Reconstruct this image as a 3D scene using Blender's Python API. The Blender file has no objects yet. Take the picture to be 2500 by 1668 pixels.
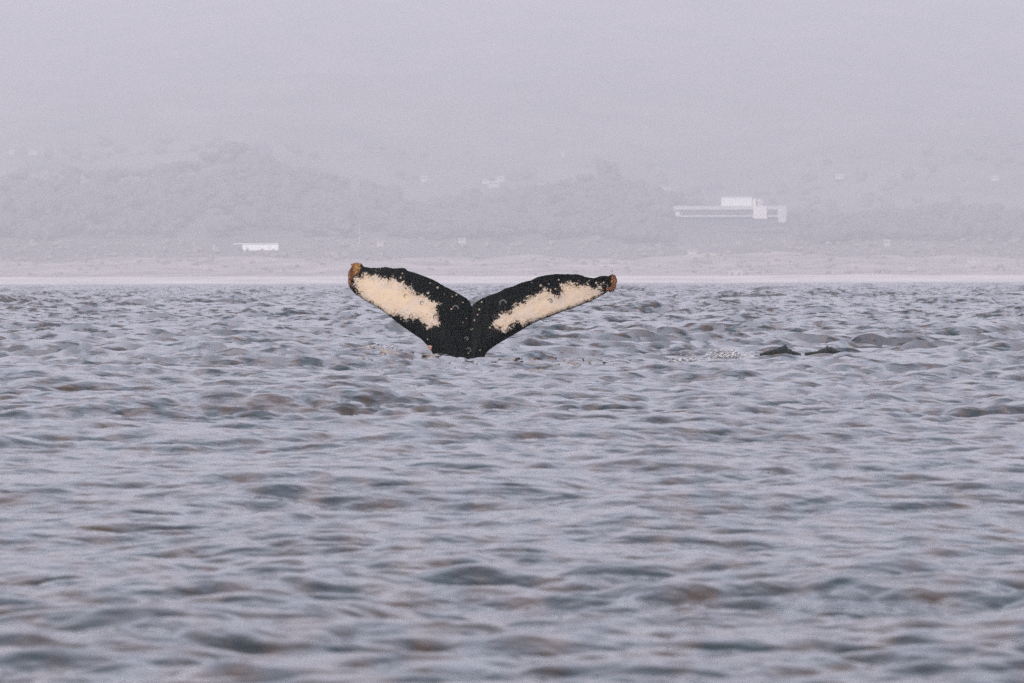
import bpy, bmesh, math, random
import numpy as np
from mathutils import Matrix, Vector, noise as mnoise

rng = np.random.RandomState(11)
random.seed(11)
scene = bpy.context.scene
COL = scene.collection

# ---------------------------------------------------------------- camera
FOCAL, SENSOR, CAM_H = 200.0, 36.0, 1.13
PX = SENSOR / FOCAL / 2500.0                 # radians (tangent) per pixel of the 2500 px photograph
PITCH = math.atan((834 - 688) * PX)
ROLL = math.radians(-0.14)
cam_data = bpy.data.cameras.new("camera")
cam = bpy.data.objects.new("camera", cam_data)
COL.objects.link(cam)
cam_data.lens = FOCAL
cam_data.sensor_width = SENSOR
cam_data.clip_start = 0.5
cam_data.clip_end = 40000
cam_data.dof.use_dof = True
cam_data.dof.focus_distance = 90.0
cam_data.dof.aperture_fstop = 10.0
CM = Matrix.Translation((0, 0, CAM_H)) @ Matrix.Rotation(math.pi / 2 - PITCH, 4, 'X') @ Matrix.Rotation(ROLL, 4, 'Z')
cam.matrix_world = CM
scene.camera = cam

# ---------------------------------------------------------------- world, sun, exposure
SUN_EL, SUN_AZ = math.radians(34), math.radians(205)      # azimuth clockwise from +Y: behind the camera, a little left
world = bpy.data.worlds.new("World")
scene.world = world
world.use_nodes = True
nt = world.node_tree
bg = nt.nodes["Background"]
sky = nt.nodes.new("ShaderNodeTexSky")
sky.sky_type = 'NISHITA'
sky.sun_disc = False
sky.sun_elevation = SUN_EL
sky.sun_rotation = SUN_AZ
sky.air_density = 1.0
sky.dust_density = 4.0
mixw = nt.nodes.new("ShaderNodeMix")
mixw.data_type = 'RGBA'
mixw.inputs[0].default_value = 0.86                        # overcast: the cloud sheet outweighs the clear sky
nt.links.new(sky.outputs[0], mixw.inputs[6])
mixw.inputs[7].default_value = (4.42, 4.42, 5.35, 1)
nt.links.new(mixw.outputs[2], bg.inputs[0])
bg.inputs[1].default_value = 0.095

sun_data = bpy.data.lights.new("sun", 'SUN')
sun = bpy.data.objects.new("sun", sun_data)
COL.objects.link(sun)
sun_data.energy = 2.3
sun_data.angle = math.radians(10)
sun_data.color = (1.0, 0.965, 0.93)
sd = Vector((math.sin(SUN_AZ) * math.cos(SUN_EL), math.cos(SUN_AZ) * math.cos(SUN_EL), math.sin(SUN_EL)))
sun.rotation_euler = sd.to_track_quat('Z', 'Y').to_euler()
sun.location = (0, 0, 60)

scene.view_settings.view_transform = 'Standard'
scene.view_settings.look = 'None'
scene.view_settings.gamma = 1.0
scene.view_settings.use_curve_mapping = False
scene.view_settings.exposure = 1.40
scene.render.engine = 'CYCLES'
scene.cycles.volume_bounces = 0
scene.cycles.max_bounces = 6
scene.cycles.use_denoising = False

HAZE_DENSITY = 0.00028

# ---------------------------------------------------------------- helpers
CMI_R = CM.to_3x3()
def at(px, py, Y):
    """world point at depth Y seen at pixel (px, py) of the photograph"""
    d = CMI_R @ Vector(((px - 1250) * PX, -(py - 834) * PX, -1.0))
    t = Y / d.y
    return Vector((d.x * t, Y, CAM_H + d.z * t))

def tag(o, label=None, cat=None, group=None, kind=None):
    if label: o["label"] = label
    if cat: o["category"] = cat
    if group: o["group"] = group
    if kind: o["kind"] = kind
    return o

def np_mesh(name, verts, faces, smooth=True):
    """verts (n,3), faces (m,k) with one k"""
    me = bpy.data.meshes.new(name)
    n, (m, k) = len(verts), faces.shape
    me.vertices.add(n)
    me.vertices.foreach_set("co", np.ascontiguousarray(verts, dtype=np.float32).ravel())
    me.loops.add(m * k)
    me.loops.foreach_set("vertex_index", np.ascontiguousarray(faces, dtype=np.int32).ravel())
    me.polygons.add(m)
    me.polygons.foreach_set("loop_start", np.arange(0, m * k, k, dtype=np.int32))
    me.polygons.foreach_set("loop_total", np.full(m, k, dtype=np.int32))
    me.polygons.foreach_set("use_smooth", np.full(m, smooth, dtype=bool))
    me.update(calc_edges=True)
    return me

def link(name, me, mat, parent=None):
    o = bpy.data.objects.new(name, me)
    COL.objects.link(o)
    if mat and not me.materials:
        me.materials.append(mat)
    if parent: o.parent = parent
    return o

def empty(name, loc, rz=0):
    o = bpy.data.objects.new(name, None)
    COL.objects.link(o)
    o.location = loc
    o.rotation_euler = (0, 0, rz)
    return o

def copy_tree(o, parent=None):
    c = o.copy()
    COL.objects.link(c)
    c.parent = parent
    for ch in list(o.children):
        copy_tree(ch, c)
    return c

def box_bm(bm, x0, x1, y0, y1, z0, z1, bev=0.0):
    m = Matrix.Translation(((x0 + x1) / 2, (y0 + y1) / 2, (z0 + z1) / 2)) @ Matrix.Diagonal((x1 - x0, y1 - y0, z1 - z0, 1))
    bmesh.ops.create_cube(bm, size=1, matrix=m)

def boxes(name, lst, mat, parent=None):
    bm = bmesh.new()
    for b in lst: box_bm(bm, *b)
    me = bpy.data.meshes.new(name)
    bm.to_mesh(me); bm.free()
    return link(name, me, mat, parent)

def N(t, kind, **kw):
    n = t.nodes.new(kind)
    for k, v in kw.items(): setattr(n, k, v)
    return n

def material(name, color, rough=0.9, var=0.0, scale=1.0, spec=0.3, second=None, bump=0.0, stretch=(1, 1, 1)):
    m = bpy.data.materials.new(name)
    m.use_nodes = True
    t = m.node_tree
    p = t.nodes["Principled BSDF"]
    p.inputs["Roughness"].default_value = rough
    p.inputs["Specular IOR Level"].default_value = spec
    tc = N(t, "ShaderNodeTexCoord")
    mp = N(t, "ShaderNodeMapping")
    mp.inputs["Scale"].default_value = stretch
    t.links.new(tc.outputs["Object"], mp.inputs[0])
    nz = N(t, "ShaderNodeTexNoise")
    nz.inputs["Scale"].default_value = scale
    nz.inputs["Detail"].default_value = 6
    nz.inputs["Roughness"].default_value = 0.6
    t.links.new(mp.outputs[0], nz.inputs["Vector"])
    cr = N(t, "ShaderNodeValToRGB")
    c2 = second or tuple(c * (1 - var) for c in color)
    c1 = color if second else tuple(min(1, c * (1 + var)) for c in color)
    cr.color_ramp.elements[0].position = 0.35
    cr.color_ramp.elements[1].position = 0.65
    cr.color_ramp.elements[0].color = (*c2, 1)
    cr.color_ramp.elements[1].color = (*c1, 1)
    t.links.new(nz.outputs[0], cr.inputs[0])
    t.links.new(cr.outputs[0], p.inputs["Base Color"])
    if bump:
        b = N(t, "ShaderNodeBump")
        b.inputs["Strength"].default_value = bump
        t.links.new(nz.outputs[0], b.inputs["Height"])
        t.links.new(b.outputs[0], p.inputs["Normal"])
    return m

def smooth(a, b, x):
    t = np.clip((x - a) / (b - a), 0, 1)
    return t * t * (3 - 2 * t)

# ---------------------------------------------------------------- sea surface
WIND = math.radians(-72)      # direction the waves run, from +X
def make_tile(L, Nn, lo, hi, slope, seed, wind, spread=2.0):
    """one octave band of sea on a periodic tile: height and the two choppy displacements"""
    r = np.random.RandomState(seed)
    f = np.fft.fftfreq(Nn, L / Nn) * 2 * np.pi
    kx, ky = np.meshgrid(f, f, indexing='ij')
    k = np.hypot(kx, ky); k[0, 0] = 1
    lam = 2 * np.pi / k
    win = smooth(lo * 0.75, lo * 1.3, lam) * (1 - smooth(hi * 0.75, hi * 1.3, lam))
    c = (kx * math.cos(wind) + ky * math.sin(wind)) / k
    D = 0.12 + np.abs(c) ** spread
    amp = np.sqrt(k ** -4.0 * D) * win
    amp[0, 0] = 0
    H = (r.normal(size=(Nn, Nn)) + 1j * r.normal(size=(Nn, Nn))) * amp
    h = np.fft.ifft2(H)
    sx = np.fft.ifft2(1j * kx * H).real; sy = np.fft.ifft2(1j * ky * H).real
    s = slope / math.sqrt(np.var(sx) + np.var(sy))
    dx = np.fft.ifft2(-1j * kx / k * H).real * s
    dy = np.fft.ifft2(-1j * ky / k * H).real * s
    return [np.ascontiguousarray(a.astype(np.float32)) for a in (h.real * s, dx, dy)]

def sample(tile, L, X, Y):
    Nn = tile[0].shape[0]
    fx = (X / L * Nn) % Nn; fy = (Y / L * Nn) % Nn
    ix = fx.astype(np.int32); iy = fy.astype(np.int32)
    tx = (fx - ix).astype(np.float32); ty = (fy - iy).astype(np.float32)
    ix %= Nn; iy %= Nn
    ix1 = (ix + 1) % Nn; iy1 = (iy + 1) % Nn
    i00 = ix * Nn + iy; i10 = ix1 * Nn + iy; i01 = ix * Nn + iy1; i11 = ix1 * Nn + iy1
    out = []
    for a in tile:
        a = a.ravel()
        out.append((a[i00] * (1 - tx) + a[i10] * tx) * (1 - ty) + (a[i01] * (1 - tx) + a[i11] * tx) * ty)
    return out

BANDS = []   # (lam_mid, L, rotation, tile)
for (L, Nn, lo, hi, sl, sp) in (
        (311.0, 512, 11.0, 26.0, 0.016, 4.0),
        (137.0, 1024, 5.5, 11.0, 0.030, 3.0),
        (137.0, 1024, 2.8, 5.5, 0.036, 2.5),
        (137.0, 1024, 1.4, 2.8, 0.042, 2.0),
        (31.0, 1024, 0.7, 1.4, 0.055, 2.4),
        (31.0, 1024, 0.35, 0.7, 0.100, 3.0),
        (31.0, 1024, 0.16, 0.35, 0.120, 2.5),
        (9.7, 512, 0.08, 0.16, 0.09, 1.2)):
    i = len(BANDS)
    BANDS.append((math.sqrt(lo * hi), L, 0.35 * i, make_tile(L, Nn, lo, hi, sl, 40 + i, WIND - 0.35 * i, sp)))

GUST = make_tile(61.0, 256, 4.0, 30.0, 0.1, 77, 0.3, 1.0)
GUST = [np.clip(GUST[0] / GUST[0].std(), -1.5, 1.6)]
# single waves that stand out in the photograph: pixel x, pixel row, half width in px, height m
HUMPS = []
for (px, row, wpx, hh, sy) in ((228, 890, 42, 0.17, .22), (430, 952, 20, 0.12, .15), (835, 880, 50, 0.07, .35), (1790, 880, 32, .11, .22), (2415, 1078, 50, .10, .16), (2120, 988, 40, .07, .16), (1350, 1540, 28, .05, .07), (380, 1570, 50, .04, .07), (690, 1338, 45, .04, .08),
                           (2120, 980, 45, .06, .25), 
                           (2330, 890, 30, .06, .3), (700, 960, 60, .05, .3)):
    row0 = row + (px - 1250) * PX / PX * 0.0024
    D = CAM_H / ((row0 - 688) * PX)
    HUMPS.append(((px - 1250) * PX * D, D, wpx * PX * D, sy, hh))

def sea(X, Y, dy):
    """displaced sea position for the grid points X, Y; dy is the local row spacing (fades waves the grid cannot hold)"""
    hz = np.zeros_like(X, dtype=np.float32); dx = hz.copy(); dyy = hz.copy()
    # gusts: patches of rougher and smoother water; a calm slick round the whale's stock
    gust = (1 + .20 * sample(GUST[:1], 61.0, X * .8 + Y * .6, Y * .8 - X * .6)[0]) 
    calm = 1 - .6 * np.exp(-((X + .75) / 1.1) ** 2 - ((Y - 81.5) / 5.0) ** 2)
    slick = 1 - .80 * np.exp(-((X - 1.5) / 4.2) ** 2 - ((Y - 80) / 9.0) ** 2)      # the longer waves are flattened where the whale surfaced
    for lam, L, rot, tile in BANDS:
        w = smooth(0.6, 1.4, lam / dy)
        if lam < 9: w = w * (1 + (1.5 * smooth(60, 230, Y) if 1.5 < lam < 5 else 2.0 * smooth(30, 110, Y) + .8 * smooth(110, 220, Y))) * gust * (slick if lam > .6 else calm)      # fresher chop away from the sheltered water near the boat
        if not np.any(w > 0): continue
        c, s = math.cos(rot), math.sin(rot)
        sel = (w > 0).nonzero()
        Xs, Ys = X[sel], Y[sel]
        h, a, b = sample(tile, L, c * Xs - s * Ys * -1, -s * Xs + c * Ys)
        ww = w[sel] if w.shape == X.shape else w
        hz[sel] += h * ww
        dx[sel] += (c * a - s * b) * ww * 1.25
        dyy[sel] += (s * a + c * b) * ww * 1.25
    for (hx, hy, sx, sy, hh) in HUMPS:
        e = ((X - hx) / sx) ** 2 + ((Y - hy) / sy) ** 2
        sel = e < 16
        hz[sel] += (hh * 1.15 * np.exp(-1.05 * np.sqrt(e[sel] + .03))).astype(np.float32)
    return X + dx, Y + dyy, hz

def rows_between(d0, d1, coef):
    out = [d0]
    while out[-1] < d1:
        d = out[-1]
        out.append(d + (min(coef * d ** 1.6, 0.75) if d < 450 else 0.75 * (d / 450) ** 1.6))
    return np.array(out)
def columns(n):
    us = np.linspace(-0.12, 0.12, n)
    ext = [0.12]
    while ext[-1] < 1.3: ext.append(ext[-1] * 1.16)
    ext = np.array(ext[1:])
    return np.concatenate([-ext[::-1], us, ext])
SPLIT = 45.0
def sheet(ds, us, first):
    D2, U2 = np.meshgrid(ds, us, indexing='ij')
    step = np.gradient(ds)[:, None] * np.ones_like(U2)
    step = np.maximum(step, np.gradient(us)[None, :] * D2 * .5)
    a, b, c = sea(U2 * D2, D2, step)
    if first:                     # calm apron under and behind the camera
        near = np.array([-50., -30., -15., -5., 2., 7., 10.])
        ND, NU = np.meshgrid(near, us, indexing='ij')
        a = np.vstack([NU * 13.0, a]); b = np.vstack([ND, b]); c = np.vstack([np.zeros_like(ND), c])
    else:                         # lip tucked under the nearer sheet so no gap opens at the join
        a = np.vstack([a[:1], a]); b = np.vstack([b[:1] - .02, b]); c = np.vstack([c[:1] - .25, c])
    R_, C_ = a.shape
    idx = np.arange(R_ * C_).reshape(R_, C_)
    f = np.stack([idx[:-1, :-1], idx[:-1, 1:], idx[1:, 1:], idx[1:, :-1]], -1).reshape(-1, 4)
    return np.stack([a, b, c], -1).reshape(-1, 3), f
dn = rows_between(13.0, SPLIT, 1.75e-4); dn[-1] = SPLIT
df = rows_between(SPLIT, 4080, 1.75e-4)
v1, f1 = sheet(dn, columns(250), True)
v2, f2 = sheet(df, columns(700), False)
sea_me = np_mesh("sea", np.vstack([v1, v2]), np.vstack([f1, f2 + len(v1)]))
R_, C_, faces = len(dn), len(df), np.vstack([f1, f2])
print("SEA", R_, C_, len(faces))

def sea_material():
    m = bpy.data.materials.new("sea water")
    m.use_nodes = True
    t = m.node_tree
    p = t.nodes["Principled BSDF"]
    p.inputs["IOR"].default_value = 1.333
    p.inputs["Roughness"].default_value = 0.05
    geo = N(t, "ShaderNodeNewGeometry")
    # water body colour: teal with turbid brown patches
    mp = N(t, "ShaderNodeMapping"); mp.inputs["Scale"].default_value = (4.0, 0.9, 0.5)
    t.links.new(geo.outputs["Position"], mp.inputs[0])
    nz = N(t, "ShaderNodeTexNoise"); nz.inputs["Scale"].default_value = 1.3; nz.inputs["Detail"].default_value = 4
    t.links.new(mp.outputs[0], nz.inputs["Vector"])
    cr = N(t, "ShaderNodeValToRGB")
    e = cr.color_ramp.elements
    e[0].position = 0.36; e[0].color = (0.002, 0.013, 0.015, 1)
    e[1].position = 0.62; e[1].color = (0.028, 0.016, 0.008, 1)
    mid = e.new(0.48); mid.color = (0.005, 0.008, 0.009, 1)
    t.links.new(nz.outputs[0], cr.inputs[0])
    t.links.new(cr.outputs[0], p.inputs["Base Color"])
    # chop too fine for the mesh out there: slopes of 0.2 to 1 m wavelets added to the normal, fading in with distance from the boat
    def slopes(sc, amp, seed):
        mp = N(t, "ShaderNodeMapping"); mp.inputs["Scale"].default_value = (1, .8, 1); mp.inputs["Location"].default_value = (seed, seed, 0)
        mp.inputs["Rotation"].default_value = (0, 0, .35)
        t.links.new(geo.outputs["Position"], mp.inputs[0])
        n = N(t, "ShaderNodeTexNoise"); n.inputs["Scale"].default_value = sc; n.inputs["Detail"].default_value = 3
        n.inputs["Roughness"].default_value = .6
        t.links.new(mp.outputs[0], n.inputs["Vector"])
        a = N(t, "ShaderNodeVectorMath", operation='SUBTRACT'); a.inputs[1].default_value = (.5, .5, .5)
        t.links.new(n.outputs["Color"], a.inputs[0])
        b = N(t, "ShaderNodeVectorMath", operation='MULTIPLY'); b.inputs[1].default_value = (amp * .7, amp, 0)
        t.links.new(a.outputs[0], b.inputs[0])
        return b.outputs[0]
    sep = N(t, "ShaderNodeSeparateXYZ"); t.links.new(geo.outputs["Position"], sep.inputs[0])
    far = N(t, "ShaderNodeMapRange"); far.inputs["From Min"].default_value = 24; far.inputs["From Max"].default_value = 140
    far.interpolation_type = 'SMOOTHSTEP'
    t.links.new(sep.outputs[1], far.inputs["Value"])
    add = N(t, "ShaderNodeVectorMath", operation='ADD')
    t.links.new(slopes(2.8, 2.3, 0), add.inputs[0]); t.links.new(slopes(.8, .9, 37), add.inputs[1])
    scl = N(t, "ShaderNodeVectorMath", operation='SCALE')
    t.links.new(add.outputs[0], scl.inputs[0]); t.links.new(far.outputs[0], scl.inputs["Scale"])
    # ripples: three scales of small waves
    last = None
    for (sc, dist, st) in ((0.5, 0.12, (1, .8, 1)), (2.2, 0.07, (1, .85, 1)), (7.0, 0.016, (1, .9, 1)), (22.0, 0.0022, (1, 1, 1))):
        mp = N(t, "ShaderNodeMapping"); mp.inputs["Scale"].default_value = st
        mp.inputs["Rotation"].default_value = (0, 0, 0.5)
        t.links.new(geo.outputs["Position"], mp.inputs[0])
        n = N(t, "ShaderNodeTexNoise"); n.inputs["Scale"].default_value = sc
        n.inputs["Detail"].default_value = 2; n.inputs["Distortion"].default_value = 0.4
        t.links.new(mp.outputs[0], n.inputs["Vector"])
        b = N(t, "ShaderNodeBump")
        b.inputs["Strength"].default_value = 1.0
        b.inputs["Distance"].default_value = dist
        t.links.new(n.outputs[0], b.inputs["Height"])
        if last: t.links.new(last.outputs[0], b.inputs["Normal"])
        last = b
    fin = N(t, "ShaderNodeVectorMath", operation='ADD')
    t.links.new(last.outputs[0], fin.inputs[0]); t.links.new(scl.outputs[0], fin.inputs[1])
    nrm = N(t, "ShaderNodeVectorMath", operation='NORMALIZE'); t.links.new(fin.outputs[0], nrm.inputs[0])
    t.links.new(nrm.outputs[0], p.inputs["Normal"])
    return m
SEA_MAT = sea_material()
tag(link("water", sea_me, SEA_MAT), kind="structure")

# ---------------------------------------------------------------- land
P_KN = [3940, 4000, 4030, 4062, 4110, 4200, 4330, 4520, 4760, 5000, 5230, 5600, 6100, 6700, 7400, 8000]
rid_x = [-700, 0, 60, 100, 180, 280, 430, 510, 575, 640, 720, 780, 850, 930, 980, 1020, 1100, 1200, 1350, 1420, 1480, 1540, 1650, 1800, 1950, 2100, 2300, 2500, 3300]
rid_y = [450, 432, 440, 448, 428, 426, 418, 400, 388, 402, 424, 432, 442, 452, 470, 490, 478, 472, 462, 448, 432, 452, 472, 512, 530, 520, 505, 512, 520]
def fbm(x, y, s, seed=0.0):
    return mnoise.fractal(Vector((x * s, y * s, seed)), 0.9, 2.1, 5)
def ground_row(px, D):
    r = float(np.interp(px, rid_x, rid_y)) + 26
    rows = [709, 694, 684, 676 , 668, 652, 634, 602, min(570, r + 60), r, r + 34, r + 6, 330, 190, 20, -60]
    return float(np.interp(D, P_KN, rows))
def ground(x, y):
    """height of the land at x, y"""
    px = 1250 + x / y / PX
    z = (688 - ground_row(px, y)) * PX * y + CAM_H
    if y > 4062:
        a = smooth(4062, 4300, y)
        z += fbm(x, y, 1 / 45., 3) * 1.6 * min(1, (y - 4062) / 60) + fbm(x, y, 1 / 160., 7) * 7 * a
        if y > 5150: z += fbm(x, y, 1 / 420., 5) * 26 * float(smooth(5150, 5900, y)) + fbm(x, y, 1 / 90., 8) * 5
    else:
        z += fbm(x, y, 1 / 30., 2) * 0.25 * min(1, max(0, (y - 4000) / 40))
    return z
def land_sheet(y0, y1, ny, nx, half, mat, name, lift=0.0):
    ys = np.linspace(y0, y1, ny); us_ = np.linspace(-half, half, nx)
    v = np.empty((ny, nx, 3))
    for i, y in enumerate(ys):
        for j, u in enumerate(us_):
            v[i, j] = (u * y, y, ground(u * y, y) + lift)
    idx = np.arange(ny * nx).reshape(ny, nx)
    f = np.stack([idx[:-1, :-1], idx[:-1, 1:], idx[1:, 1:], idx[1:, :-1]], -1).reshape(-1, 4)
    return tag(link(name, np_mesh(name, v.reshape(-1, 3), f), mat), kind="structure")
sand = material("pale sand", (0.48, 0.43, 0.405), 0.95, 0.10, 0.05, second=(0.30, 0.265, 0.25), stretch=(0.3, 1, 1))
dune = material("dune scrub", (0.30, 0.25, 0.225), 0.95, 0, 0.05, second=(0.11, 0.095, 0.08), stretch=(0.5, 1, 1))
slope = material("dry hillside", (0.10, 0.085, 0.07), 0.95, 0, 0.01, second=(0.05, 0.052, 0.04))
land_sheet(3940, 4075, 28, 160, 0.20, sand, "beach")
land_sheet(4075, 4360, 40, 220, 0.20, dune, "dunes")
land_sheet(4360, 5240, 60, 220, 0.20, slope, "hillside")
land_sheet(5240, 8000, 90, 200, 0.20, slope, "far_hills")

# thin line of surf where the sea meets the sand
foam_mat = material("white foam", (0.26, 0.255, 0.27), 0.85, 0.12, 6.0)
bmx = []
fx = []
for row, (y0, y1, ph) in enumerate(((3978, 3990, 0), (3962, 3967, 9))):
    for i in range(260):
        x0 = -760 + i * 6.0
        n = mnoise.noise(Vector((x0 / 60., ph, 3)))
        if row == 1 and n < 0.05: continue
        w = (y1 - y0) * (0.6 + 0.5 * n)
        o = mnoise.noise(Vector((x0 / 110., ph, 1))) * 5
        b = len(bmx)
        for xx in (x0, x0 + 6.05):
            for (yy, zz) in ((y0 + o, .16), (y0 + o + w * .3, .55), (y0 + o + w, .62)):
                bmx.append((xx, yy, zz))
        fx += [(b, b + 3, b + 4, b + 1), (b + 1, b + 4, b + 5, b + 2)]
me = np_mesh("surf", np.array(bmx), np.array(fx))
tag(link("surf", me, foam_mat), "thin broken line of white surf along the pale beach", "surf", kind="stuff")

# ---------------------------------------------------------------- trees
leaf_mats = [material("cypress foliage", (0.065, 0.068, 0.055), 0.9, 0, 0.05, second=(0.046, 0.050, 0.042)),
             material("brown green foliage", (0.080, 0.070, 0.058), 0.9, 0, 0.05, second=(0.055, 0.050, 0.042))]
bark = material("grey bark", (0.12, 0.10, 0.085), 0.9, 0.3, 1.5)
def ico():
    bm = bmesh.new(); bmesh.ops.create_icosphere(bm, subdivisions=2 - 1, radius=1)
    v = np.array([x.co[:] for x in bm.verts]); f = np.array([[q.index for q in x.verts] for x in bm.faces])
    bm.free(); return v, f
bm = bmesh.new(); bmesh.ops.create_icosphere(bm, subdivisions=2, radius=1)
bm.verts.index_update()
IV = np.array([x.co[:] for x in bm.verts]); IF = np.array([[q.index for q in x.verts] for x in bm.faces]); bm.free()
def crown_arrays(r, nl, seed, clumps=40, flat=0.62):
    rs = np.random.RandomState(seed)
    V, F, off = [], [], 0
    centers = []
    for i in range(nl):
        a = rs.uniform(0, 2 * np.pi); q = 0 if i == 0 else rs.uniform(.25, .75) * r
        c = np.array([math.cos(a) * q, math.sin(a) * q, rs.uniform(-.2, .35) * r * flat])
        s = r * rs.uniform(.42, .68) * (1.15 if i == 0 else 1)
        v = IV * (1 + rs.uniform(-.22, .22, (len(IV), 1))) * np.array([s, s, s * flat]) + c
        V.append(v); F.append(IF + off); off += len(v); centers.append((c, s))
    for j in range(clumps):
        c, s = centers[rs.randint(len(centers))]
        d = rs.normal(size=3); d /= np.linalg.norm(d); d[2] = abs(d[2]) * .9 - .1
        p = c + d * np.array([s, s, s * flat]) * rs.uniform(.9, 1.25)
        tri = p + rs.normal(size=(3, 3)) * r * .09
        V.append(tri); F.append(np.array([[0, 1, 2]]) + off); off += 3
    return np.vstack(V), np.vstack(F)

tree_protos = []
for k in range(5):
    v, f = crown_arrays(1.0, 6, 100 + k, 160, [.6, .8, .55, .95, .7][k])
    v[:, 2] += 1.25
    crown = np_mesh("crown", v, f, smooth=False); crown.materials.append(leaf_mats[k % 2])
    bm = bmesh.new()
    def limb(a, b, r0, r1):
        a, b = Vector(a), Vector(b); d = (b - a)
        m = Matrix.Translation((a + b) / 2) @ d.to_track_quat('Z', 'Y').to_matrix().to_4x4()
        bmesh.ops.create_cone(bm, cap_ends=True, segments=7, radius1=r0, radius2=r1, depth=d.length, matrix=m)
    limb((0, 0, -.3), (.04, .02, .7), .085, .06)
    limb((.04, .02, .65), (.4, .1, 1.2), .05, .02)
    limb((.03, .02, .6), (-.35, -.15, 1.15), .05, .02)
    limb((.04, .02, .7), (.05, .3, 1.4), .05, .02)
    trunk = bpy.data.meshes.new("trunk"); bm.to_mesh(trunk); bm.free(); trunk.materials.append(bark)
    tree_protos.append((crown, trunk))
def tree(px, D, size, k, label, group, hs=1.0):
    x = (px - 1250) * PX * D
    t = empty("tree", (x, D, ground(x, D)), random.uniform(0, 6.28))
    t.scale = (size, size, size * hs)
    link("trunk", tree_protos[k][1], bark, t)
    link("crown", tree_protos[k][0], None, t)
    return tag(t, label, "tree", group)

# the trees one can tell apart on the skyline
RG = "trees along the hazy ridge skyline"
named = [(575, 4995, 11.5, 1, "tallest rounded tree on the summit of the left ridge", 1.1),
         (520, 4990, 10, 0, "broad tree just left of the ridge summit", 1.0),
         (632, 4990, 10, 2, "flat topped tree just right of the ridge summit", .95),
         (690, 4985, 8, 0, "spreading tree on the slope falling away right of the summit", .9),
         (735, 4985, 8, 3, "small domed tree above the mast on the left ridge", 1.0),
         (795, 4985, 9, 2, "wide low tree where the left ridge starts to level out", .9),
         (835, 4985, 8, 4, "dark tree near the right shoulder of the left ridge", 1.0),
         (900, 4985, 10, 4, "bulging tree at the right shoulder of the left ridge", .95),
         (955, 4985, 8.5, 1, "last tall tree before the left ridge drops to the right", .9),
         (1008, 4980, 7.5, 0, "low tree at the foot of the drop beyond the left ridge", .9),
         (40, 4995, 10, 0, "dark spreading tree near the left edge of the picture", .9),
         (105, 4990, 8, 3, "narrow tree in the dip near the left edge", .9),
         (180, 4990, 10.5, 2, "broad tree rising after the dip near the left edge", 1.0),
         (232, 4990, 9, 4, "rounded tree second after the dip near the left edge", .9),
         (285, 4990, 10, 1, "domed tree midway along the left skyline", .9),
         (345, 4990, 9, 0, "flat tree midway between left edge and ridge summit", .85),
         (400, 4990, 9.5, 3, "upright tree on the rise towards the ridge summit", .8),
         (455, 4990, 9, 2, "tree on the steepening rise towards the ridge summit", .95),
         (1478, 4990, 11, 1, "lone domed tree standing tallest above the right fluke", 1.15),
         (1432, 4985, 8.5, 0, "tree leaning against the left side of the lone domed tree", .95),
         (1528, 4985, 8, 2, "tree against the right side of the lone domed tree", .9),
         (1375, 4985, 8, 4, "rounded tree left of the lone domed tree's group", .9),
         (1300, 4985, 8, 3, "small tree on the middle skyline above the right fluke", .85),
         (1590, 4985, 8, 0, "tree left of the long white institute building", .9)]
for (px, D, sz, k, lab, hs) in named:
    tree(px, D, sz, k, lab, RG, hs)

# the woods that read as one mass
def wood(name, label, spots, mats, seed, cat="woodland"):
    V, F, off = [], [], 0
    base = [crown_arrays(1.0, 2, 300 + i + seed, 26, [.6, .75, .9][i % 3]) for i in range(9)]
    rs = np.random.RandomState(seed)
    for (x, y, z, r) in spots:
        v, f = base[rs.randint(9)]
        a = rs.uniform(0, 6.28); c, s = math.cos(a), math.sin(a)
        w = v * r
        w = np.stack([w[:, 0] * c - w[:, 1] * s + x, w[:, 0] * s + w[:, 1] * c + y, w[:, 2] * rs.uniform(.8, 1.3) + z], -1)
        V.append(w); F.append(f + off); off += len(v)
    me = np_mesh(name, np.vstack(V), np.vstack(F), smooth=False)
    me.materials.append(mats[0]); me.materials.append(mats[1])
    mi = np.repeat(rs.randint(0, 2, len(V)), [len(f_) for f_ in F]).astype(np.int32)
    me.polygons.foreach_set("material_index", mi)
    return tag(link(name, me, None), label, cat, kind="stuff")
sp = []
for i in range(1750):
    D = 4560 + 440 * rng.rand() ** 0.9
    px = rng.uniform(-250, 2750)
    if 1630 < px < 1935 and D < 4790: continue
    if px > 1700 and rng.rand() < .25: continue
    x = (px - 1250) * PX * D
    g = ground(x, D); r = rng.uniform(5, 11)
    sp.append((x, D, g + r * .7, r))
wood("woodland", "dark wood covering the hazy ridge behind the beach", sp, leaf_mats, 5)
sp = []
for i in range(420):
    D = 5500 + 500 * rng.rand() ** 1.2
    px = rng.uniform(-200, 2700)
    x = (px - 1250) * PX * D
    if fbm(x, D, 1 / 200., 12) < -.05: continue
    r = rng.uniform(5, 10)
    sp.append((x, D, ground(x, D) + r * .5, r))
wood("far_woodland", "scattered tree cover on the far hillside fading into haze", sp, leaf_mats, 6)
shrub_mats = [material("dune shrub", (0.19, 0.155, 0.125), 0.9, 0, 0.4, second=(0.11, 0.10, 0.075)), leaf_mats[0]]
sp = []
for i in range(900):
    D = 4085 + 470 * rng.rand()
    px = rng.uniform(-250, 2750)
    x = (px - 1250) * PX * D
    if fbm(x, D, 1 / 70., 22) < (.12 if D < 4200 else -.1): continue
    r = rng.uniform(1.2, 3.2) + (D > 4350) * 1.5
    sp.append((x, D, ground(x, D) + r * .25, r))
wood("dune_scrub", "low scrub dotting the sandy dunes above the beach", sp, [shrub_mats[0], shrub_mats[0].copy()], 7, "scrub")

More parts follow.
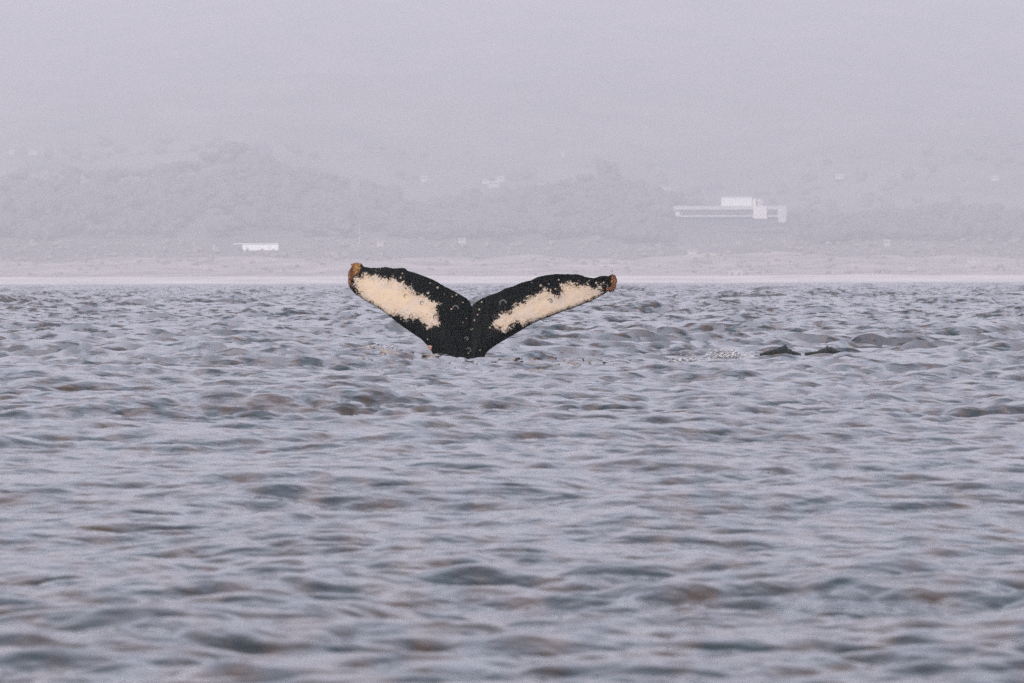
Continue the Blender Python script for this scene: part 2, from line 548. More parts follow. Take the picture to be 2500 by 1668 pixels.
# ---------------------------------------------------------------- buildings
white = material("white paint", (0.56, 0.555, 0.55), 0.7, 0.04, 0.2)
cream = material("cream render", (0.52, 0.50, 0.46), 0.8, 0.05, 0.2)
glass = material("dark window glass", (0.05, 0.055, 0.065), 0.15, 0.2, 0.5, spec=0.5)
dull = material("dull wall paint", (0.30, 0.29, 0.28), 0.85, 0.15, 0.2)
bright_white = material("bright white paint", (0.70, 0.70, 0.70), 0.7, 0.03, 0.2)
weathered = material("weathered paint", (0.33, 0.32, 0.31), 0.85, 0.15, 0.2)
roofm = material("grey roof", (0.30, 0.28, 0.27), 0.85, 0.15, 0.3)

# long white institute building
D0 = 4700.0
def q(px, row, D=D0):
    v = at(px, row, D); return v.x, v.z
o0x, o0z = q(1782, 545)
inst = empty("institute_building", (o0x, D0, o0z))
tag(inst, "long white modernist building with ribbon windows and rooftop block on the hillside", "building")
def rb(px0, r0, px1, r1, y0, y1):
    (xa, za), (xb, zb) = q(px0, r0), q(px1, r1)
    return (xa - o0x, xb - o0x, y0, y1, zb - o0z, za - o0z)
boxes("roof_fascia", [rb(1645, 503, 1838, 512, 0, 24), rb(1872.5, 503, 1899, 512, 0, 24)], weathered, inst)
boxes("floor_band", [rb(1656, 526, 1838, 529.5, -1.2, 24), rb(1872.5, 526, 1899, 529.5, -1.2, 24)], weathered, inst)
boxes("lower_floor", [rb(1660, 529.6, 1838, 552, 2.0, 24), rb(1872.5, 529.6, 1899, 552, 2, 24)], glass, inst)
boxes("tower", [rb(1838.3, 503.2, 1872, 534, -2.5, 25), ], cream, inst)
boxes("tower_base", [rb(1840, 534.1, 1871, 552, -1, 24)], glass, inst)
boxes("end_wall", [rb(1899.2, 502, 1920, 543, -2.0, 25)], weathered, inst)
boxes("rooftop_block", [rb(1762, 481.5, 1836, 502.9, 4, 20)], white, inst)
boxes("rooftop_annex", [rb(1836.3, 484, 1846, 502.9, 6, 19)], cream, inst)
boxes("coping", [rb(1760.5, 480.3, 1838, 481.4, 3.4, 20.6)], white, inst)
wpx = np.linspace(1658, 1838, 13)
wb = rb(wpx[0] + .6, 512.1, wpx[1] - .6, 525.9, 1.2, 2.0)
bm = bmesh.new(); box_bm(bm, wb[0], wb[1], wb[2], wb[3], wb[4], wb[5]); wme = bpy.data.meshes.new("window"); bm.to_mesh(wme); bm.free(); wme.materials.append(glass)
for i in range(12):
    w = link("window", wme, glass, inst); w.location.x = (wpx[i] - wpx[0]) * PX * D0
boxes("window", [rb(1873.5, 512.1, 1898.5, 525.9, 1.2, 2)], glass, inst)
boxes("rear_wall", [rb(1650, 512.05, 1838, 525.95, 2.05, 24)], cream, inst)
bm = bmesh.new()
(xa, za), (xb, zb) = q(1853, 492), q(1853, 478)
bmesh.ops.create_uvsphere(bm, u_segments=20, v_segments=10, radius=4.2, matrix=Matrix.Translation((xa - o0x + 1, 13, za - o0z - 2)))
dm = bpy.data.meshes.new("dome"); bm.to_mesh(dm); bm.free(); link("dome", dm, roofm, inst)

def house(px, row, D, wpx, hpx, label, name="house", roof=True, mat=None, group=None, depth=9):
    """little building whose base centre is seen at px, row"""
    c = at(px, row, D); w = wpx * PX * D; h = hpx * PX * D
    e = empty(name, (c.x, D, c.z))
    boxes("wall", [(-w / 2, w / 2, 0, depth, -2.5, h * (.66 if roof else 1))], mat or dull, e)
    if roof:
        z0, z1 = h * .66 + .003, h
        ov = .35
        v = [(-w / 2 - ov, -ov, z0), (w / 2 + ov, -ov, z0), (w / 2 + ov, depth + ov, z0), (-w / 2 - ov, depth + ov, z0), (-w / 2 - ov, depth / 2, z1), (w / 2 + ov, depth / 2, z1)]
        me = bpy.data.meshes.new("roof"); me.from_pydata(v, [], [(0, 1, 5, 4), (2, 3, 4, 5), (0, 4, 3), (1, 2, 5), (0, 3, 2, 1)]); link("roof", me, roofm, e)
    n = max(1, int(w / 4.5))
    ww = w / n
    for i in range(n):
        boxes("window", [(-w / 2 + ww * (i + .3), -w / 2 + ww * (i + .7), -.06, .1, h * .18, h * .48)], glass, e)
    return tag(e, label, "house" if name == "house" else "building", group)

# bright white low building on the left
e = empty("long_building", tuple(at(627, 609, 4330)))
tag(e, "long low bright white building half hidden by scrub left of the whale", "building")
def lb(px0, r0, px1, r1, y0, y1):
    a, b = at(px0, r0, 4330), at(px1, r1, 4330); o = e.location
    return (a.x - o.x, b.x - o.x, y0, y1, b.z - o.z, a.z - o.z)
boxes("wall", [lb(592, 596.3, 679, 611, 0, 14)], bright_white, e)
boxes("roof", [lb(570, 594.6, 680.5, 596.2, -.6, 15)], white, e)
boxes("lean_to", [lb(576, 596.3, 591.5, 602, 3, 12)], white, e)
for (p0, p1) in ((600, 604), (655, 659)):
    boxes("door", [lb(p0, 601, p1, 611, -.08, .1)], cream, e)
for i, (px, r, lab) in enumerate(((588, 2.2, "round bush at the left foot of the bright white long building"),
                                  (604, 1.5, "small bush covering the left corner of the bright white long building"),
                                  (640, 1.3, "low bush at the middle foot of the bright white long building"),
                                  (668, 1.1, "low bush at the right foot of the bright white long building"))):
    c = at(px, 612 - r * 1.4, 4322)
    v, f = crown_arrays(r, 3, 500 + i, 60, .7)
    o = link("bush", np_mesh("bush", v, f, smooth=False), leaf_mats[i % 2]); o.location = c
    tag(o, lab, "bush", "bushes in front of the white long building")

# mast
c = at(878, 594, 4380)
bm = bmesh.new(); bmesh.ops.create_cone(bm, cap_ends=True, segments=8, radius1=.26, radius2=.14, depth=17, matrix=Matrix.Translation((0, 0, 8.3)))
bmesh.ops.create_cone(bm, cap_ends=True, segments=10, radius1=.9, radius2=.8, depth=.5, matrix=Matrix.Translation((0, 0, .0)))
me = bpy.data.meshes.new("mast"); bm.to_mesh(me); bm.free()
o = link("mast", me, weathered); o.location = c; tag(o, "thin pale mast standing on the slope right of the white long building", "mast")

small = [(928, 594, 4390, 16, 5, "small pale roof showing just right of the thin mast", "house", True),
         (522, 602, 4390, 5, 4.5, "tiny white hut left of the bright white long building", "house", True),
         (2166, 594, 4420, 14, 9, "small white house low on the slope near the right edge", "house", True),
         (2376, 636, 4200, 30, 6, "faint low pale building near the right edge above the beach", "long_building", False),
         (1128, 586, 4420, 18, 5, "faint pale building above the notch of the flukes", "house", True),
         (1690, 615, 4300, 22, 5, "faint pale building on the slope below the institute building", "house", True),
         (1796, 674, 4085, 34, 14, "pale blockhouse at the back of the beach right of the flukes", "long_building", False),
         (2225, 652, 4130, 16, 6, "small pale hut on the dunes near the right edge", "house", True),
         (1205, 452, 5480, 26, 10, "brightest pale house in the cluster on the middle skyline", "house", True),
         (1222, 438, 5600, 18, 8, "upper pale house of the cluster on the middle skyline", "house", True),
         (1185, 444, 5540, 16, 7, "left pale house of the cluster on the middle skyline", "house", True),
         (1330, 458, 5480, 34, 9, "wide pale house right of the cluster on the middle skyline", "house", True),
         (1360, 464, 5450, 20, 8, "pale house left of the lone domed tree", "house", True),
         (1548, 456, 5500, 24, 7, "pale house just right of the lone domed tree", "house", True),
         (1625, 466, 5460, 26, 8, "pale house up the hill left of the institute building", "house", True),
         (1375, 378, 6000, 8, 7, "single bright dot of a house high on the far hill", "house", True),
         (28, 374, 6000, 12, 7, "faint house on the hill at the far left", "house", True),
         (80, 374, 6000, 22, 6, "wider faint house second from the left edge", "house", True),
         (1035, 438, 5600, 14, 8, "faint house where the left ridge drops away", "house", True),
         (2050, 432, 5700, 22, 7, "faint house high above the right shore", "house", True),
         (2430, 436, 5700, 18, 7, "faint house high near the right edge", "house", True),
         (1250, 252, 6500, 40, 7, "faint long pale building halfway up the far hill", "long_building", False),
         (2232, 140, 7000, 120, 17, "large faint pale building high on the far hill at right", "long_building", False),
         (1755, 60, 7300, 90, 7, "faint pale building near the top of the far hill", "long_building", False)]
for (px, row, D, w, h, lab, nm, rf) in small:
    house(px, row, D, w, h, lab, nm, rf, group="pale buildings scattered over the hazy shore" if w < 60 else None, depth=9 if w < 60 else 16, mat=white if w > 35 else None)

# ---------------------------------------------------------------- whale tail
WD = 85.0
top = [(848, 671.6), (849, 664.8), (855.8, 652.7), (861, 645.5), (869.6, 644), (881.6, 643.2), (886, 651), (902, 653.6), (921, 654.4), (940, 651.8), (961, 655.3), (981.5, 654.3),
       (989, 655.3), (993.5, 661), (1012.4, 666), (1036.5, 675), (1059, 683.7), (1076, 694), (1098.5, 706), (1122.6, 719), (1138, 727.6), (1146.7, 737), (1151, 748.6),
       (1155, 744), (1160, 738.8), (1176, 729.3), (1193, 721.6), (1219, 713), (1232.6, 704.4), (1253, 699), (1274, 689.7), (1296, 684.6), (1313.6, 676), (1336, 671.7), (1356.6, 669),
       (1382.4, 669.6), (1413.4, 670), (1429, 676), (1451, 679.4), (1468.5, 673.4), (1487.5, 674.2), (1496, 668.3), (1503, 673.4), (1506.4, 690.6)]
bot = [(848, 673), (848.6, 685.4), (852.4, 702.6), (864.4, 716.4), (881.6, 728.4), (899, 739), (916, 748), (933, 759), (957.4, 778), (979.7, 795.6), (1002, 811), (1028, 828), (1045, 845.5),
       (1056, 862), (1060, 900), (1066, 960), (1082, 1012), (1125, 1020), (1160, 1012), (1176, 960), (1181, 900), (1184, 868), (1189.6, 859.3), (1201.6, 849), (1219, 837.8), (1244.7, 823), (1274, 806), (1301.5, 789.6),
       (1322, 781), (1348, 771.5), (1373.8, 761.2), (1398, 753.4), (1418.6, 744.8), (1443, 736), (1463, 725), (1477, 718), (1486, 710.5), (1497, 709), (1501, 702.6), (1506.4, 691)]
top, bot = np.array(top), np.array(bot)
L_PATCH = [(200, 350), (280, 322), (370, 290), (480, 312), (570, 335), (680, 380), (780, 360), (890, 400), (900, 470), (990, 500), (1080, 560), (1180, 590), (1290, 650), (1390, 700), (1385, 760), (1350, 810), (1390, 900),
           (1410, 960), (1390, 1030), (1300, 1030), (1220, 1010), (1150, 930), (1040, 905), (920, 935), (850, 862), (760, 850), (700, 890), (610, 815), (500, 755), (400, 690), (285, 585), (222, 480), (195, 400)]
R_PATCH = [(1890, 440), (1800, 470), (1700, 492), (1660, 430), (1500, 440), (1400, 430), (1310, 450), (1290, 545), (1250, 600), (1180, 590), (1150, 545), (1060, 505), (1010, 520), (940, 590), (850, 600), (750, 670), (620, 720), (540, 830),
           (450, 860), (350, 950), (315, 1020), (400, 1035), (480, 1075), (560, 1020), (650, 985), (730, 1000), (800, 965), (890, 970), (1000, 925), (1150, 872), (1300, 812), (1440, 765), (1560, 715), (1700, 662), (1800, 600), (1870, 520)]
LP = np.array([(830 + x / 5.81, 620 + y / 5.81) for x, y in L_PATCH])
RP = np.array([(1150 + x / 5.808, 620 + y / 5.808) for x, y in R_PATCH])
def sdist(P, poly):
    """signed distance (positive inside) of points P to a closed polygon"""
    a = poly; b = np.roll(poly, -1, 0)
    d = np.full(len(P), 1e9); inside = np.zeros(len(P), bool)
    for (ax, ay), (bx, by) in zip(a, b):
        e = np.array([bx - ax, by - ay]); L2 = max(1e-9, e @ e)
        w = P - (ax, ay)
        t = np.clip((w @ e) / L2, 0, 1)
        d = np.minimum(d, np.hypot(*(w - t[:, None] * e).T))
        c = ((ay > P[:, 1]) != (by > P[:, 1]))
        xi = ax + (P[:, 1] - ay) / (by - ay if by != ay else 1e-9) * (bx - ax)
        inside ^= c & (P[:, 0] < xi)
    return np.where(inside, d, -d)
outline = np.vstack([top, bot[::-1]])
xs = np.linspace(848, 1506.4, 330)
ns = 56
rag = np.array([mnoise.noise(Vector((x * .11, 0, 4))) * .9 + mnoise.noise(Vector((x * .33, 0, 9))) * .8 for x in xs])
tp = np.interp(xs, top[:, 0], top[:, 1]) + rag * smooth(848, 870, xs) * (1 - smooth(1490, 1506, xs))
bt = np.interp(xs, bot[:, 0], bot[:, 1])
bt = np.maximum(bt, tp + .4)
sv = (1 - np.cos(np.linspace(0, math.pi, ns))) / 2
GX = np.repeat(xs[:, None], ns, 1)
GR = bt[:, None] + (tp - bt)[:, None] * sv[None, :]
P = np.stack([GX.ravel(), GR.ravel()], -1)
outl = np.vstack([np.stack([xs, tp], -1), np.stack([xs, bt], -1)[::-1]])
dall = np.abs(sdist(P, outl)).reshape(GX.shape)
dall[:, 0] = 0; dall[:, -1] = 0; dall[0] = 0; dall[-1] = 0
S = PX * WD
c_m = (GR - tp[:, None]) * S
Xm = (GX - 1148) * S
tmax = .030 + .055 * (1 - np.abs(Xm) / 2.2) + .17 * np.exp(-(Xm / .42) ** 2) * smooth(745, 868, GR)
th = np.minimum(.010 + .16 * c_m, tmax)
r_ = np.clip(dall * S / np.maximum(1.3 * th, 1e-4), 0, 1)
th = th * np.sqrt(r_ * (2 - r_))
mid_y = .10 * (Xm / 2) ** 2 * 2 - .0 * GR
org = at(1125, 872, WD)
def world_pts(off):
    out = np.empty(GX.shape + (3,))
    d0 = np.array(CMI_R)
    dx = (GX - 1250) * PX; dz = -(GR - 834) * PX
    D = np.stack([dx, dz, -np.ones_like(dx)], -1) @ d0.T
    Yv = np.full_like(GX, WD)
    t = Yv / D[..., 1]
    out[..., 0] = D[..., 0] * t; out[..., 2] = CAM_H + D[..., 2] * t
    lean = (out[..., 2] - org.z) * .10
    out[..., 1] = WD + mid_y + lean + off
    return out
nzv = np.array([mnoise.fractal(Vector((x * .05, y * .05, 2)), .8, 2, 4) for x, y in P]).reshape(GX.shape) * .005 * r_
front = world_pts(-th + nzv) ; back = world_pts(th * .9)
o3 = np.array(org)
V = np.vstack([(front - o3).reshape(-1, 3), (back - o3).reshape(-1, 3)])
nC = len(xs)
id_ = np.arange(nC * ns).reshape(nC, ns)
f1 = np.stack([id_[:-1, :-1], id_[1:, :-1], id_[1:, 1:], id_[:-1, 1:]], -1).reshape(-1, 4)
f2 = f1[:, ::-1] + nC * ns
me = np_mesh("humpback_whale", V, np.vstack([f1, f2]))
pale = np.maximum(sdist(P, LP), sdist(P, RP))
# orange crust at the tips
LT = np.array([(846, 690), (847, 655), (860, 640), (881, 640), (881, 655), (876, 670), (863, 676), (857, 698), (852, 708), (846, 700)], float)
RT = np.array([(1490, 680), (1494, 664), (1512, 664), (1512, 715), (1484, 716), (1486, 704), (1494, 694)], float)
crust = np.maximum(sdist(P, LT), sdist(P, RT))
bright = np.clip((P[:, 0] - 858) / 14, 0, 1) * (P[:, 0] < 1000) + (P[:, 0] > 1000) * .35
for nm, arr in (("pale", pale), ("crust", crust), ("gold", bright)):
    a = me.attributes.new(nm, 'FLOAT', 'POINT')
    a.data.foreach_set("value", np.concatenate([arr, arr * (1 if nm != "pale" else 0) - (0 if nm != "pale" else 30)]).astype(np.float32))
bm = bmesh.new(); bm.from_mesh(me); bmesh.ops.remove_doubles(bm, verts=bm.verts, dist=1e-5); bm.to_mesh(me); bm.free()
me.shade_smooth()

def whale_skin():
    m = bpy.data.materials.new("whale skin"); m.use_nodes = True; t = m.node_tree
    p = t.nodes["Principled BSDF"]
    p.inputs["Roughness"].default_value = 0.42
    p.inputs["Specular IOR Level"].default_value = 0.01
    tc = N(t, "ShaderNodeTexCoord")
    def noise(sc, det=5, rough=.6):
        n = N(t, "ShaderNodeTexNoise"); n.inputs["Scale"].default_value = sc; n.inputs["Detail"].default_value = det; n.inputs["Roughness"].default_value = rough
        t.links.new(tc.outputs["Object"], n.inputs["Vector"]); return n.outputs[0]
    def math_(op, a, b, clamp=False):
        n = N(t, "ShaderNodeMath", operation=op); n.use_clamp = clamp
        for i, v in enumerate((a, b)):
            if isinstance(v, (int, float)): n.inputs[i].default_value = v
            else: t.links.new(v, n.inputs[i])
        return n.outputs[0]
    def mix(f, a, b):
        n = N(t, "ShaderNodeMix", data_type='RGBA')
        t.links.new(f, n.inputs[0])
        for i, v in ((6, a), (7, b)):
            if isinstance(v, tuple): n.inputs[i].default_value = (*v, 1)
            else: t.links.new(v, n.inputs[i])
        return n.outputs[2]
    def attr(nm):
        n = N(t, "ShaderNodeAttribute", attribute_name=nm); return n.outputs["Fac"]
    n1 = noise(9, 8, .75); n2 = noise(34, 4, .7)
    edge = math_('ADD', attr("pale"), math_('ADD', math_('MULTIPLY', math_('SUBTRACT', n1, .5), 62.0), math_('MULTIPLY', math_('SUBTRACT', n2, .5), 52.0)))
    fpale = math_('DIVIDE', math_('ADD', edge, 3.0), 6.0, True)
    inner = math_('SUBTRACT', 1.0, math_('DIVIDE', attr("pale"), 22.0), True)
    speck = math_('MULTIPLY', math_('MULTIPLY', math_('SUBTRACT', noise(46, 4, .75), .47), 14.0, True), inner)
    fpale = math_('MULTIPLY', fpale, math_('SUBTRACT', 1.0, math_('MULTIPLY', speck, .45)))
    # pale skin: cream with greyer and yellower areas and a few dark flecks
    cream_ = mix(math_('MULTIPLY', math_('SUBTRACT', noise(4.5, 6, .7), .38), 4.0, True), (0.345, 0.26, 0.185), (0.31, 0.255, 0.215))
    fl = math_('MULTIPLY', math_('SUBTRACT', noise(26, 2), .66), 12.0, True)
    cream_ = mix(fl, cream_, (0.16, 0.10, 0.05))
    # black skin with sparse pale scratches
    blk = mix(math_('MULTIPLY', math_('SUBTRACT', noise(18, 6, .7), .68), 8.0, True), (0.0010, 0.0018, 0.0018), (0.009, 0.011, 0.010))
    col = mix(fpale, blk, cream_)
    fc = math_('DIVIDE', math_('ADD', attr("crust"), math_('ADD', math_('MULTIPLY', math_('SUBTRACT', n1, .5), 20.0), math_('MULTIPLY', math_('SUBTRACT', n2, .55), 20.0))), 3.0, True)
    cc = mix(attr("gold"), (0.045, 0.018, 0.008), (0.36, 0.17, 0.04))
    cc = mix(math_('MULTIPLY', math_('SUBTRACT', n2, .42), 7.0, True), cc, (0.05, 0.02, 0.01))
    col = mix(fc, col, cc)
    t.links.new(col, p.inputs["Base Color"])
    b = N(t, "ShaderNodeBump"); b.inputs["Strength"].default_value = .25; b.inputs["Distance"].default_value = .008
    t.links.new(noise(30, 5), b.inputs["Height"]); t.links.new(b.outputs[0], p.inputs["Normal"])
    return m
SKIN = whale_skin()
whale = link("humpback_whale", me, SKIN)
whale.location = org
tag(whale, "black humpback whale tail raised from the water with cream patches under both flukes", "whale")

# barnacles: ringed domes and flat ring scars, each a part of the whale
barn_mat = material("barnacle shell", (0.19, 0.15, 0.105), 0.8, 0.2, 60)
barn_pink = material("pink barnacle shell", (0.30, 0.16, 0.125), 0.8, 0.35, 60)
scar_mat = material("healed ring scar", (0.05, 0.055, 0.05), 0.7, 0.3, 60)
crust_mat = material("orange barnacle crust", (0.20, 0.075, 0.022), 0.85, 0, 25, second=(0.03, 0.012, 0.007))
crust_gold = material("golden barnacle crust", (0.34, 0.17, 0.045), 0.85, 0, 25, second=(0.06, 0.025, 0.01))
def lathe(prof, n=10, jit=0.0, seed=0):
    rs = np.random.RandomState(seed); v = []
    for (r, z) in prof:
        for i in range(n):
            a = 2 * math.pi * i / n; rr = r * (1 + rs.uniform(-jit, jit)); v.append((math.cos(a) * rr, -z, math.sin(a) * rr))
    f = [(j * n + i, (j + 1) * n + i, (j + 1) * n + (i + 1) % n, j * n + (i + 1) % n) for j in range(len(prof) - 1) for i in range(n)]
    return np.array(v), np.array(f)
v, f = lathe([(1, -.3), (.95, .25), (.6, .75), (.38, .82), (.25, .45), (.02, .4)], 9, .08, 3)
barn_me = np_mesh("barnacle", v, f[:, ::-1]); barn_me.materials.append(barn_mat)
barn_me2 = barn_me.copy(); barn_me2.materials.clear(); barn_me2.materials.append(barn_pink)
v, f = lathe([(1.12, -.1), (1.0, .10), (.86, .10), (.74, -.1)], 14, .05, 4)
scar_me = np_mesh("ring_scar", v, f[:, ::-1]); scar_me.materials.append(scar_mat)
def surf(px, row):
    i = int(np.argmin(np.abs(xs - px))); j = int(np.argmin(np.abs(GR[i] - row)))
    return front[i, j] - o3
Z1 = lambda x, y: (830 + x / 5.81, 620 + y / 5.81)
Z2 = lambda x, y: (1150 + x / 5.808, 620 + y / 5.808)
dots = [(Z1(1380, 475), .030, 0), (Z1(1655, 580), .024, 0), (Z1(1595, 610), .017, 0), (Z1(1580, 790), .020, 1), (Z1(1740, 690), .016, 0), (Z1(885, 285), .018, 0), (Z1(862, 335), .020, 0),
        (Z1(1785, 905), .011, 0), (Z1(1745, 995), .012, 0), (Z1(1860, 1075), .014, 0), (Z1(1245, 1210), .014, 0), (Z1(1010, 425), .010, 0), (Z1(1280, 410), .013, 0), (Z1(570, 215), .012, 0),
        (Z1(1370, 905), .026, 1), (Z1(1232, 860), .014, 1), (Z1(1480, 580), .011, 0),
        (Z2(985, 452), .027, 0), (Z2(1243, 370), .024, 0), (Z2(1775, 415), .025, 0), (Z2(1885, 410), .026, 0), (Z2(1195, 505), .024, 0), (Z2(1110, 430), .014, 0), (Z2(865, 410), .010, 0),
        (Z2(120, 782), .025, 0), (Z2(90, 875), .020, 1), (Z2(48, 930), .021, 1), (Z2(270, 1055), .026, 0), (Z2(148, 690), .018, 0), (Z2(130, 1385), .016, 0), (Z2(1115, 670), .020, 0), (Z2(20, 1080), .010, 0),
        (Z1(1990, 1385), .014, 0), (Z1(1800, 1200), .012, 0), (Z1(1820, 1390), .012, 0)]
for (p_, r, kd) in dots:
    o = link("barnacle", barn_me2 if kd else barn_me, None, whale)
    s_ = surf(*p_); r *= random.uniform(.6, .85); o.location = s_; o.scale = (r, r * .8, r); o.rotation_euler = (0, random.uniform(0, 6), 0)
for (p_, r) in ((Z1(1635, 765), .045), (Z2(460, 700), .050), (Z2(1115, 670), .036), (Z1(930, 610), .026), (Z1(1795, 1195), .030), (Z1(1825, 1385), .034), (Z1(1365, 905), .040), (Z1(1160, 700), .03), (Z2(830, 640), .03)):
    o = link("ring_scar", scar_me, None, whale)
    s_ = surf(*p_); o.location = s_; o.scale = (r, .03, r)
def cluster(name, px, row, ex, ez, n, rr, mat, seed, edge=False, label=None):
    """a crust of many small shells grown together"""
    rs = np.random.RandomState(seed); V_, F_, off = [], [], 0
    bv, bf = lathe([(1, -.5), (.95, .4), (.55, .9), (.2, .75)], 7, .15, seed)
    for i in range(n):
        a = rs.uniform(0, 6.28); q_ = math.sqrt(rs.rand())
        pp = (px + math.cos(a) * ex * q_, row + math.sin(a) * ez * q_)
        s_ = surf(*pp)
        base_ = np.array([(pp[0] - 1125) * S + 0, s_[1], s_[2]]) if edge else s_
        if edge:
            w_ = at(pp[0], pp[1], WD); base_ = np.array([w_.x - o3[0], s_[1] + rs.uniform(-.01, .02), w_.z - o3[2]])
        r0 = rr * rs.uniform(.5, 1.2)
        R3 = np.array(Matrix.Rotation(rs.uniform(-.9, .9), 3, 'X') @ Matrix.Rotation(rs.uniform(-.9, .9), 3, 'Z'))
        V_.append((bv * r0) @ R3.T + base_); F_.append(bf[:, ::-1] + off); off += len(bv)
    o = link(name, np_mesh(name, np.vstack(V_), np.vstack(F_), smooth=False), mat, whale)
    if label: o["label"] = label
    return o
cluster("barnacle_crust", 871, 656, 7, 10, 100, .012, crust_gold, 21, label="golden crust on the left tip")
cluster("barnacle_crust", 852, 680, 3, 20, 90, .010, crust_mat, 22, label="dark rust crust down the left tip")
cluster("barnacle_crust", 868, 646, 12, 3.5, 50, .012, crust_mat, 23, edge=True, label="dark rust crust along the top of the left tip")
cluster("barnacle_crust", 1500, 688, 6, 16, 130, .013, crust_mat, 24, edge=True, label="orange crust on the right tip")
cluster("barnacle_crust", 1490, 706, 10, 6, 60, .011, crust_mat, 25, edge=True, label="orange crust hanging below the right tip")
cluster("barnacle_cluster", 1050, 849, 4, 6, 22, .016, barn_pink, 26, edge=True, label="pink barnacle cluster at the left of the stock")
# ragged strands hanging from the right tip
bm = bmesh.new()
for (px, r0, ln) in ((1497, 708, 9), (1500, 706, 7), (1493, 710, 5), (1503, 700, 5), (1496, 664, -4)):
    a = at(px, r0, WD); b = at(px + random.uniform(-1, 1), r0 + ln, WD)
    d = b - a
    m = Matrix.Translation((a + b) / 2 - org + Vector((0, surf(px, r0)[1] , 0))) @ d.to_track_quat('Z', 'Y').to_matrix().to_4x4()
    bmesh.ops.create_cone(bm, cap_ends=True, segments=5, radius1=.010, radius2=.004, depth=d.length, matrix=m)
sm = bpy.data.meshes.new("strand"); bm.to_mesh(sm); bm.free()
link("barnacle_strands", sm, crust_mat, whale)

# ---------------------------------------------------------------- foam on the breaking wavelets
def wpos(px, row):
    row0 = row + (px - 1250) * 0.0024
    D = CAM_H / ((row0 - 688) * PX)
    return (px - 1250) * PX * D, D
bm = bmesh.new(); bmesh.ops.create_icosphere(bm, subdivisions=1, radius=1)
bm.verts.index_update()
BV = np.array([x.co[:] for x in bm.verts]); BF = np.array([[q.index for q in x.verts] for x in bm.faces]); bm.free()
def foam(label, strokes, seed):
    """froth heaped along strokes: (px0, row0, px1, row1, spread m, bubble size m, heap m, count)"""
    rs = np.random.RandomState(seed); V_, F_, off = [], [], 0
    for (p0, r0, p1, r1, spread, size, heap, cnt) in strokes:
        t = rs.rand(cnt)
        clump = np.array([mnoise.noise(Vector((q * (p1 - p0) * .09, seed, r0))) for q in t])
        t = t[clump > -.12]; clump = clump[clump > -.12]
        a = np.array([wpos(p0 + (p1 - p0) * q, r0 + (r1 - r0) * q) for q in t])
        X = a[:, 0] + rs.normal(size=len(t)) * spread * .35
        Y = a[:, 1] + rs.normal(size=len(t)) * spread
        x_, y_, z_ = sea(X[:, None], Y[:, None], np.full((len(X), 1), 1.5e-4 * 87 ** 1.6))
        for k in range(len(t)):
            s0 = size * rs.uniform(.35, 1.2) * (1 + clump[k])
            v = BV * (1 + rs.uniform(-.3, .3, (len(BV), 1))) * np.array([s0 * 1.7, s0 * 1.4, s0 * .7])
            v = v + np.array([x_[k, 0], y_[k, 0], z_[k, 0] + rs.rand() ** 2 * heap * (1 + 2 * clump[k])])
            V_.append(v); F_.append(BF + off); off += len(v)
    o = link("sea_foam", np_mesh("sea_foam", np.vstack(V_), np.vstack(F_)), foam_mat)
    return tag(o, label, "foam", "foam on breaking wavelets beside the whale", "stuff")
foam("white foam breaking over the small crest right of the whale",
     [(1736, 884, 1832, 885, .14, .012, .10, 2200), (1815, 884, 1842, 888, .12, .011, .07, 500), (1645, 884, 1745, 884, .3, .011, .03, 900), (1700, 876, 1740, 876, .2, .018, .015, 80)], 3)
foam("curl of white foam on the water left of the whale",
     [(888, 868, 930, 868, .16, .014, .03, 300), (925, 868, 962, 884, .2, .016, .035, 500), (850, 869, 868, 870, .08, .015, .01, 40), (795, 880, 806, 881, .08, .015, .01, 20)], 8)

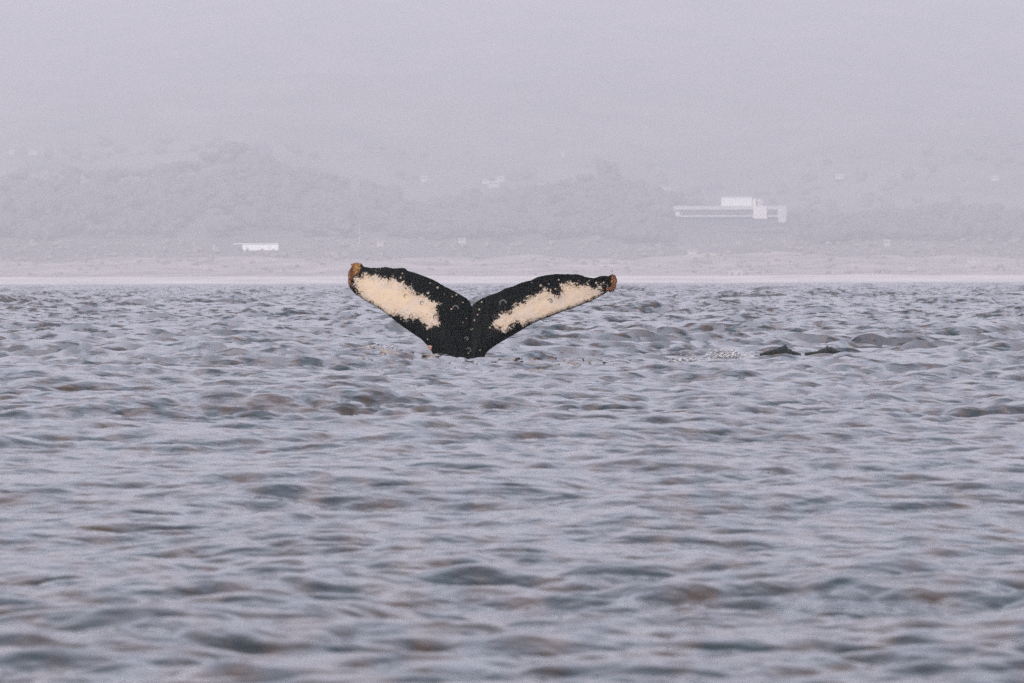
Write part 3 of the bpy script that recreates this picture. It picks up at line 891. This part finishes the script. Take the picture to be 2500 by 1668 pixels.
# low dark humps at the surface right of the foam: added dark mounds for unidentified dark shapes, as wave faces stay too light
mound_mat = material("wet dark kelp", (0.003, 0.008, 0.0075), 0.5, 0, 8, spec=0.06, second=(0.010, 0.008, 0.005))
def mound(label, px, row, wpx, h, peaks, seed):
    X0, Y0 = wpos(px, row); w = wpx * PX * Y0
    n, m = 60, 16
    V_ = []
    gx_, gy_ = np.meshgrid(np.linspace(X0 - w, X0 + w, 15), np.linspace(Y0 - 2.5, Y0 + .3, 20))
    zs = sea(gx_, gy_, np.full(gx_.shape, .2))[2]
    z0 = float(zs.max()) - .01
    for i in range(n):
        u = i / (n - 1) * 2 - 1
        hh = max(0, 1 - abs(u) ** 2.2) * .28 + sum(a * math.exp(-((u - c) / s_) ** 2) for c, s_, a in peaks)
        hh *= 1 + .35 * mnoise.noise(Vector((u * 6, seed, 0)))
        hh *= min(1, (1 - abs(u)) * 6)
        for j in range(m):
            a = math.pi * j / (m - 1)
            r_ = 1 + .12 * mnoise.noise(Vector((u * 9, j * .6, seed)))
            V_.append((u * w, -math.cos(a) * (.12 + .2 * hh) * r_, math.sin(a) * hh * h * r_ - .16 * (1 - math.sin(a) ** .5)))
    idk = np.arange(n * m).reshape(n, m)
    F = np.stack([idk[:-1, :-1], idk[1:, :-1], idk[1:, 1:], idk[:-1, 1:]], -1).reshape(-1, 4)
    o = link("added_mound", np_mesh("added_mound", np.array(V_), F), mound_mat)
    o.location = (X0, Y0, z0)
    return tag(o, label, "mound", "dark humps at the surface right of the foam")
mound("peaked dark hump at the surface just right of the white foam", 1905, 874, 50, .125, [(.22, .30, .62), (-.3, .35, .22)], 2)
mound("long low dark hump lying farthest right of the white foam", 2015, 876, 50, .085, [(.2, .4, .8)], 5)

# ---------------------------------------------------------------- haze
bm = bmesh.new(); box_bm(bm, -6200, 6200, -80, 8300, -5.0, 620)
me = bpy.data.meshes.new("haze"); bm.to_mesh(me); bm.free()
hm = bpy.data.materials.new("haze"); hm.use_nodes = True
t = hm.node_tree
t.nodes.remove(t.nodes["Principled BSDF"])
pv = t.nodes.new("ShaderNodeVolumePrincipled")
pv.inputs["Color"].default_value = (0.952, 0.93, 0.988, 1)
pv.inputs["Density"].default_value = HAZE_DENSITY
pv.inputs["Anisotropy"].default_value = 0.15
t.links.new(pv.outputs[0], t.nodes["Material Output"].inputs["Volume"])
tag(link("haze", me, hm), kind="stuff", label="pale lavender sea haze fading the shore and hills", cat="haze")
